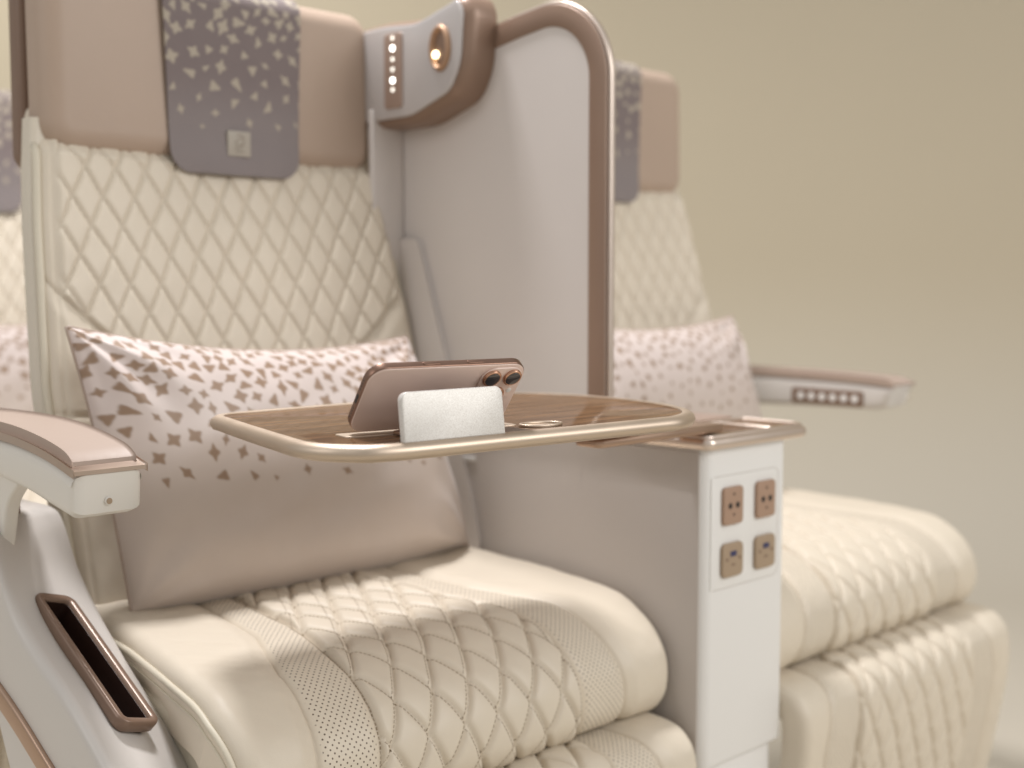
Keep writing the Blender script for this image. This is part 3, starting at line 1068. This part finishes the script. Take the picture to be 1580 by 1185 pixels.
# ------------------------------------------------------------------ the seats
P2 = 0.652
make_seat((0, 0, 0), "near cream quilted airline seat with pillow, tray and raised divider at its right", -1, -1, stitches=True)
make_seat((P2, 0, 0), "cream quilted airline seat beyond the console, partly behind the grey divider", 1, 0, fwd=0.018, cx=0.030)
make_seat((0.10, 0.98, 0), "blurred cream airline seat in the row behind, at the left edge of the photo", 0, 0)

# ------------------------------------------------------------------ centre console
con = empty('centre_console', (0.333, -0.15, 0), "white centre console with power sockets between the two front seats", 'console')
def C_(fr):  # frame shifted into console space
    g = Frame(fr.o - np.array([0.333, -0.15, 0]), fr.ex, fr.ey, fr.ez); return g
CXY = C_(XY)
body = plate('body', rrect(0.2555, -0.370, 0.411, 0.16, (0.010, 0.01, 0.01, 0.016), 8), 0.312, 0.6645, 0.003, M['white'], con, CXY, 3)
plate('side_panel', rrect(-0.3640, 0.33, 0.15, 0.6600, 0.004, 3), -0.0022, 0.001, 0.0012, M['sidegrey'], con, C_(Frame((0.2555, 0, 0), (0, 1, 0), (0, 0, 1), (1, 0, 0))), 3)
plate('plinth', rrect(0.263, -0.362, 0.404, 0.15, 0.012, 6), 0.0, 0.3095, 0.003, M['white'], con, CXY, 3)
cap = plate('cap', rrect(0.2475, -0.381, 0.449, 0.10, (0.022, 0.02, 0.02, 0.012), 8), 0.662, 0.6755, 0.0062, M['capmetal'], con, CXY, 5)
plate('wood_inlay', rrect(0.2585, -0.368, 0.372, -0.292, (0.003, 0.003, 0.003, 0.006), 4), 0.674, 0.6768, 0.0006, M['wood'], cap, CXY, 2)
plate('wood_inlay', rrect(0.383, -0.368, 0.4385, -0.292, (0.010, 0.003, 0.003, 0.003), 4), 0.674, 0.6768, 0.0006, M['wood'], cap, CXY, 2)
plate('divider_bar', rrect(0.3735, -0.372, 0.3815, -0.290, 0.002, 3), 0.674, 0.6785, 0.002, M['capmetal'], cap, CXY, 3)
o_ = dedupe(rrect(0.2525, -0.3745, 0.4440, -0.286, (0.018, 0.006, 0.006, 0.010), 7))
sweep('raised_rim', o_, rprof(-0.0035, 0.0015, 0.672, 0.6782, 0.0020, 3), M['capmetal'], cap, CXY)
plate('rear_cover', rrect(0.2585, -0.278, 0.440, 0.08, 0.008, 4), 0.674, 0.6790, 0.0015, M['capplain'], cap, CXY, 3)

fp = C_(Frame((0, -0.370, 0), (1, 0, 0), (0, 0, 1), (0, -1, 0)))
panel = plate('socket_panel', rrect(0.2670, 0.5085, 0.3935, 0.6310, (0.009, 0.009, 0.001, 0.001), 6), -0.001, 0.0003, 0.0003, M['white'], con, fp, 3)
sweep('panel_gap', np.array([(0.272, 0.5085)] + [tuple(q) for q in rrect(0.2640, 0.5085, 0.3935, 0.6310, 0.009, 6)[:14]] + [(0.272, 0.6310)]), [(0.0001, -0.0005), (0.0001, 0.0004), (0.0010, 0.0004), (0.0010, -0.0005)], M['shell'], panel, fp, False)
for (xa, xb) in ((0.2849, 0.3206), (0.3473, 0.3830)):
    xm = (xa + xb) / 2
    so = plate('power_socket', rrect(xa, 0.5775, xb, 0.6190, 0.005, 5), 0.0, 0.0046, 0.0012, M['socket'], panel, fp, 3)
    for dx in (-0.0068, 0.0068):
        disc('pin_hole', (xm + dx, 0.5985), 0.0034, (0.0046, 0.0050), M['dark'], so, fp, 16)
    for dz in (0.0125, -0.0100):
        disc('small_pin', (xm, 0.5985 + dz), 0.0015, (0.0046, 0.0050), M['darkbrown'], so, fp, 12)
    us = plate('usb_socket', rrect(xa - 0.001, 0.5200, xb + 0.001, 0.5575, 0.0065, 5), 0.0, 0.0046, 0.0012, M['usb'], panel, fp, 3)
    plate('port', rrect(xm - 0.0058, 0.5425, xm + 0.0058, 0.5485, 0.001, 3), 0.0040, 0.0050, 0.0002, M['blueport'], us, fp, 2)
    for dx in (-0.0115, 0.0115):
        disc('small_screw', (xm + dx, 0.5400), 0.0018, (0.0046, 0.0051), M['cavityrim'], us, fp, 12)
    plate('small_port', rrect(xm - 0.0032, 0.5325, xm + 0.0032, 0.5345, 0.0009, 3), 0.0044, 0.0050, 0.0002, M['cavityrim'], us, fp, 2)

# ------------------------------------------------------------------ privacy divider with reading lamp
dv = empty('privacy_divider', (0.262, 0.0, 0.66), "tall warm grey privacy divider with brown rim and reading lamp between the headrests", 'divider')
def D_(fr): return Frame(fr.o - np.array([0.262, 0.0, 0.66]), fr.ex, fr.ey, fr.ez)
arc = [(-0.139 + 0.090 * math.cos(a), 1.0685 + 0.090 * math.sin(a)) for a in np.linspace(R(180), R(102), 14)]
outl = [(0.150, 0.40), (0.150, 1.088), (-0.045, 1.1440), (-0.090, 1.1520)] + [(-0.139 + 0.090 * math.cos(a), 1.0685 + 0.090 * math.sin(a)) for a in np.linspace(R(80), R(180), 16)] + [(-0.2290, 0.674)]
top_o = np.array([(0.150, 0.679), (0.150, 1.088), (-0.045, 1.1440), (-0.090, 1.1520)] + [(-0.139 + 0.090 * math.cos(a), 1.0685 + 0.090 * math.sin(a)) for a in np.linspace(R(78), R(180), 18)] + [(-0.229, 0.679)])
fd = D_(Frame((0.2565, 0, 0), (0, 1, 0), (0, 0, 1), (1, 0, 0)))
pan = plate('panel', top_o[::-1], 0.0, 0.010, 0.001, M['grey'], dv, fd, 2)
def resample(P, n):
    d = np.r_[0, np.cumsum(np.linalg.norm(np.diff(P, axis=0), axis=1))]
    t = np.linspace(0, d[-1], n)
    return np.stack([np.interp(t, d, P[:, k]) for k in (0, 1)], 1)


bp_ = resample(np.concatenate([[(-0.03, 1.1412), (-0.09, 1.1522)], top_o[4:]]), 120)
sweep('rim_band', bp_, rprof(-0.0250, 0.0003, -0.0022, 0.0112, 0.0012, 2), M['brownband'], dv, fd, False)
sweep('edge_strip', bp_, rprof(0.0002, 0.0046, 0.0022, 0.0106, 0.0016, 3), M['capmetal'], dv, fd, False)
# return panel behind the seat back and sloping side trim
plate('return_panel', rrect(0.205, 0.42, 0.2555, 1.06, 0.004, 3), 0.0, 0.010, 0.002, M['grey'], dv, D_(XZ(0.128)), 3)
st_o = np.array([(0.12, 0.43), (0.12, 0.893), (0.088, 0.893), (0.083, 0.888), (0.030, 0.735), (-0.005, 0.600), (-0.03, 0.52), (-0.03, 0.43)])
plate('side_trim', st_o[::-1], -0.010, -0.001, 0.003, M['grey'], dv, fd, 3)
plate('latch', rrect(-0.020, 0.6165, 0.022, 0.6225, 0.002, 3), -0.004, 0.0, 0.001, M['white'], dv, D_(Frame((0.2545, 0, 0), (0, 1, 0), (0, 0, 1), (1, 0, 0))), 2)

# reading lamp unit: face towards -x
def fillet(P, r, n=5):
    P = np.asarray(P, float); out = []
    for k in range(len(P)):
        a, b, c = P[k - 1], P[k], P[(k + 1) % len(P)]
        u = (a - b) / np.linalg.norm(a - b); w = (c - b) / np.linalg.norm(c - b)
        d = min(r, 0.45 * np.linalg.norm(a - b), 0.45 * np.linalg.norm(c - b))
        for t in np.linspace(0, 1, n):
            out.append((1 - t) ** 2 * (b + u * d) + 2 * t * (1 - t) * b + t * t * (b + w * d))
    return np.array(out)


bo = fillet([(0.158, 1.160), (0.098, 1.1615), (0.036, 1.1565), (-0.040, 1.1765), (-0.050, 1.160), (-0.0445, 1.098), (-0.026, 1.0665), (0.046, 1.0425), (0.156, 1.041)], 0.014)
fb = D_(Frame((0.257, 0, 0), (0, 1, 0), (0, 0, 1), (-1, 0, 0)))
lamp = plate('lamp_housing', bo + normals2(bo) * 0.0060, 0.0, 0.048, 0.020, M['brownband'], dv, fb, 5, 0.001)
ctr = bo.mean(0)
bi = bo - normals2(bo) * 0.0022
plate('face_plate', bi, 0.046, 0.0505, 0.003, M['podgrey'], lamp, fb, 4)
plate('light_strip', rrect(0.060, 1.056, 0.095, 1.149, 0.006, 5), 0.050, 0.0526, 0.0015, M['capplain'], lamp, fb, 3)
for z_, r_, mt in ((1.1425, 0.0025, 'ledsoft'), (1.1300, 0.0036, 'ledwhite'), (1.1165, 0.0025, 'ledsoft'), (1.1040, 0.0025, 'ledsoft'), (1.0905, 0.0036, 'ledwhite'), (1.0790, 0.0025, 'ledsoft')):
    disc('led', (0.0775, z_), r_, (0.0526, 0.0532), M[mt], lamp, fb, 16)
a_ = np.linspace(0, 2 * pi, 40, endpoint=False)
ov = np.stack([-0.010 + 0.0185 * np.cos(a_), 1.1195 + 0.028 * np.sin(a_)], 1)
sweep('reading_lamp_ring', ov, [(-0.0005, 0.0485), (0.0, 0.0520), (-0.002, 0.0555), (-0.0045, 0.0562), (-0.0068, 0.0542), (-0.0080, 0.0505), (-0.0080, 0.0485)], M['copper'], lamp, fb)
plate('reading_lamp_dish', ov * 0 + np.stack([-0.010 + 0.0110 * np.cos(a_), 1.1195 + 0.0205 * np.sin(a_)], 1), 0.0498, 0.0514, 0.0008, M['brownband'], lamp, fb, 2)
disc('reading_lamp_lens', (-0.0030, 1.1125), 0.0042, (0.0514, 0.0550), M['led'], lamp, fb, 18)

# ------------------------------------------------------------------ tray table
TZ = 0.7200
tray = empty('tray_table', (-0.03, -0.32, TZ), "swing-out wood veneer tray table with champagne metal rim holding the phone", 'tray table')
def T_(fr): return Frame(fr.o - np.array([-0.03, -0.32, TZ]), fr.ex, fr.ey, fr.ez)
tp = [(-0.238, -0.4525), (-0.120, -0.4636), (0.027, -0.4769), (0.075, -0.4764), (0.122, -0.448), (0.158, -0.388), (0.1745, -0.3055), (0.161, -0.224), (0.1175, -0.184), (0.013, -0.168), (-0.129, -0.1635), (-0.1955, -0.165), (-0.2205, -0.1805), (-0.230, -0.208), (-0.2487, -0.2695), (-0.270, -0.345), (-0.282, -0.396), (-0.270, -0.432)]
to = catmull(tp, 8, True)
rimp = [(0.0, -0.0165), (0.0, -0.0165)]
rp = [(-0.016, -0.0135), (-0.004, -0.0130), (0.0032, -0.0108), (0.0055, -0.0064), (0.0043, -0.0022), (0.0005, 0.0003), (-0.0040, 0.0009), (-0.0068, 0.0004), (-0.0074, -0.0012), (-0.016, -0.0012)]
ft = T_(Frame((0, 0, TZ)))
rim = sweep('rim', to, rp, M['champagne'], tray, ft)
plate('wood_top', to - normals2(to) * 0.0078, -0.0060, 0.0, 0.0004, M['wood'], tray, ft, 2)
plate('underside', to - normals2(to) * 0.010, -0.0133, -0.0062, 0.002, M['capplain'], tray, ft, 2)
dsh = plate('finger_dish', [(-0.0713 + 0.0205 * math.cos(a), -0.4408 + 0.0120 * math.sin(a) - 0.0017 * math.cos(a)) for a in np.linspace(0, 2 * pi, 36, endpoint=False)], -0.001, 0.0006, 0.0002, M['champagne'], tray, ft, 2)
ring_ = np.array([(-0.0713 + 0.0205 * math.cos(a), -0.4408 + 0.0120 * math.sin(a) - 0.0017 * math.cos(a)) for a in np.linspace(0, 2 * pi, 40, endpoint=False)])
sweep('dish_rim', ring_, rprof(-0.002, 0.0008, 0.0, 0.0026, 0.001, 3), M['champagne'], tray, ft)
e_ = np.array([math.cos(-0.206), math.sin(-0.206), 0]); n_ = np.array([-e_[1], e_[0], 0])
PB = np.array([-0.2307, -0.3825, TZ])
fs_ = T_(Frame(PB, e_, n_, (0, 0, 1)))
plate('slot_plate', rrect(-0.006, -0.014, 0.152, 0.010, 0.004, 4), -0.001, 0.0010, 0.0004, M['champagne'], tray, fs_, 2)
plate('hinge_arm', rrect(0.085, -0.372, 0.29, -0.335, 0.008, 4), 0.6795 - TZ, 0.6885 - TZ, 0.003, M['bronze'], tray, T_(Frame((0, 0, TZ))), 3)
plate('hinge_post', rrect(0.090, -0.370, 0.125, -0.337, 0.012, 5), 0.6885 - TZ, 0.7070 - TZ, 0.001, M['bronze'], tray, T_(Frame((0, 0, TZ))), 3)

# ------------------------------------------------------------------ phone stand
SA = np.array([-0.2312, -0.4541, TZ]); SB = np.array([-0.1344, -0.4626, TZ])
stand = empty('phone_stand', (SA + SB) / 2, "silver sparkle upright plate holding the phone on the tray", 'phone stand')
es = (SB - SA) / np.linalg.norm(SB - SA); ns = np.array([-es[1], es[0], 0])
lean = R(7)
ws = ns * math.sin(lean) + np.array([0, 0, 1]) * math.cos(lean)
L_ = np.linalg.norm(SB - SA)
fst = Frame((0, 0, 0), es, ws, np.cross(es, ws))
# thickness runs towards -normal (back); front face looks at the camera
plate('front_plate', rrect(-L_ / 2, 0.0004, L_ / 2, 0.0386, (0.0005, 0.0068, 0.0068, 0.0005), 7), -0.0062, 0.0, 0.0008, M['silver'], stand, fst, 3)
fsb = Frame((0, 0, 0), es, ns, (0, 0, 1))
plate('foot', rrect(-L_ / 2 + 0.022, 0.0075, L_ / 2 - 0.002, 0.050, 0.004, 4), 0.0012, 0.0042, 0.0010, M['bronze'], stand, fsb, 3)
tri = np.array([(0.008, 0.004), (0.0450, 0.004), (0.0400, 0.010), (0.0120, 0.0350), (0.0105, 0.0350)])
for xx in (-0.024, 0.022):
    plate('rib', tri, xx, xx + 0.006, 0.0005, M['bronze'], stand, Frame((0, 0, 0), ns, (0, 0, 1), es), 2)

# ------------------------------------------------------------------ phone
PL = R(40)
wv = -n_ * math.sin(PL) + np.array([0, 0, 1]) * math.cos(PL)
bn = np.cross(e_, wv)                                   # towards the camera side (back of the phone)
if bn[1] > 0: bn = -bn
ph = empty('phone', PB + np.array([0, 0, 0.0016]), "rose gold smartphone lying on its long side against the silver stand, lenses at the right", 'phone')
TH, CR = 0.0083, 0.0145
fph = Frame((0, 0, 0), e_, wv, bn)
if np.dot(np.cross(fph.ex, fph.ey), fph.ez) < 0:
    pass
PLN, PWD = 0.1435, 0.0690
fr_b = plate('frame', rrect(0, 0, PLN, PWD, CR, 10), -TH + 0.0006, -0.0006, 0.0014, M['phoneframe'], ph, fph, 4)
plate('back_glass', rrect(0.0008, 0.0008, PLN - 0.0008, PWD - 0.0008, CR - 0.0008, 10), -0.0012, 0.0, 0.0006, M['phone'], ph, fph, 3)
plate('screen', rrect(0.0012, 0.0012, PLN - 0.0012, PWD - 0.0012, CR - 0.0012, 10), -TH, -TH + 0.001, 0.0003, M['phonescreen'], ph, fph, 2, 0.0003)
cb = plate('camera_plateau', rrect(PLN - 0.0420, PWD - 0.0415, PLN - 0.0030, PWD - 0.0030, 0.0125, 8), -0.0003, 0.0018, 0.0010, M['phone'], ph, fph, 4)
for (lx, ly) in ((PLN - 0.0130, PWD - 0.0130), (PLN - 0.0325, PWD - 0.0130), (PLN - 0.0225, PWD - 0.0315)):
    lr = disc('lens_ring', (lx, ly), 0.0082, (0.0015, 0.0040), M['lensring'], cb, fph, 30, r=0.0008)
    disc('lens', (lx, ly), 0.0066, (0.0038, 0.0043), M['lens'], cb, fph, 30, r=0.0003)
disc('flash', (PLN - 0.0100, PWD - 0.0280), 0.0024, (0.0017, 0.0022), M['button'], cb, fph, 16)
# buttons on the upper long edge, port and speaker holes on the left end
fe = Frame(wv * PWD, e_, -bn, wv)
if np.dot(np.cross(fe.ex, fe.ey), fe.ez) < 0: pass
plate('side_button', rrect(0.046, TH / 2 - 0.0016, 0.062, TH / 2 + 0.0016, 0.0015, 5), -0.0006, 0.0006, 0.0004, M['phoneframe'], ph, fe, 3)
plate('side_button', rrect(0.086, TH / 2 - 0.0016, 0.101, TH / 2 + 0.0016, 0.0015, 5), -0.0006, 0.0006, 0.0004, M['phoneframe'], ph, fe, 3)
fl = Frame((0, 0, 0), wv, -bn, -e_)
plate('charge_port', rrect(PWD / 2 - 0.0046, TH / 2 - 0.0015, PWD / 2 + 0.0046, TH / 2 + 0.0015, 0.0014, 5), -0.0006, 0.0001, 0.00005, M['dark'], ph, fl, 2)
for k in (-5, -4, -3, -2, 2, 3, 4, 5):
    disc('speaker_hole', (PWD / 2 + k * 0.0030 + (0.004 if k > 0 else -0.004), TH / 2), 0.0008, (-0.0004, 0.0001), M['dark'], ph, fl, 10)

import bmesh
def fix_normals(o):
    bm = bmesh.new(); bm.from_mesh(o.data)
    bmesh.ops.recalc_face_normals(bm, faces=bm.faces); bm.to_mesh(o.data); bm.free()

# ------------------------------------------------------------------ soft things
make_pillow('pillow', ((-0.262, 0.020, 0.797), (0.178, 0.022, 0.774), (-0.226, -0.030, 0.514), (0.234, -0.026, 0.516)), 0.058,
            "pale pink satin pillow with brown leaf print on the near seat", 21, 'printed satin pillows')
make_pillow('pillow', ((P2 - 0.225, 0.035, 0.790), (P2 + 0.222, 0.035, 0.786), (P2 - 0.22, -0.020, 0.5235), (P2 + 0.250, -0.020, 0.5225)), 0.055,
            "printed satin pillow on the far right seat, seen right of the divider edge", 33, 'printed satin pillows', 0.0078, 0.0145)
make_pillow('pillow', ((-0.12, 1.010, 0.790), (0.32, 1.010, 0.780), (-0.12, 0.955, 0.5235), (0.34, 0.955, 0.5225)), 0.055,
            "blurred pale satin pillow on the rear seat at the photo's left edge", 45, 'printed satin pillows')
make_cover((0, 0, 0), "mauve headrest cover with gold emblem on the near seat", 7, 'patterned headrest covers')
make_cover((P2, 0, 0), "mauve headrest cover half hidden by the divider on the far right seat", 12, 'patterned headrest covers')
make_cover((0.10, 0.98, 0), "blurred dark mauve headrest cover on the rear seat at left edge", 15, 'patterned headrest covers')

for o in list(S.objects):
    if o.type == 'MESH' and len(o.data.polygons) < 6000 and o.name.split('.')[0] not in ('backdrop', 'back_panel', 'stitching'):
        fix_normals(o)
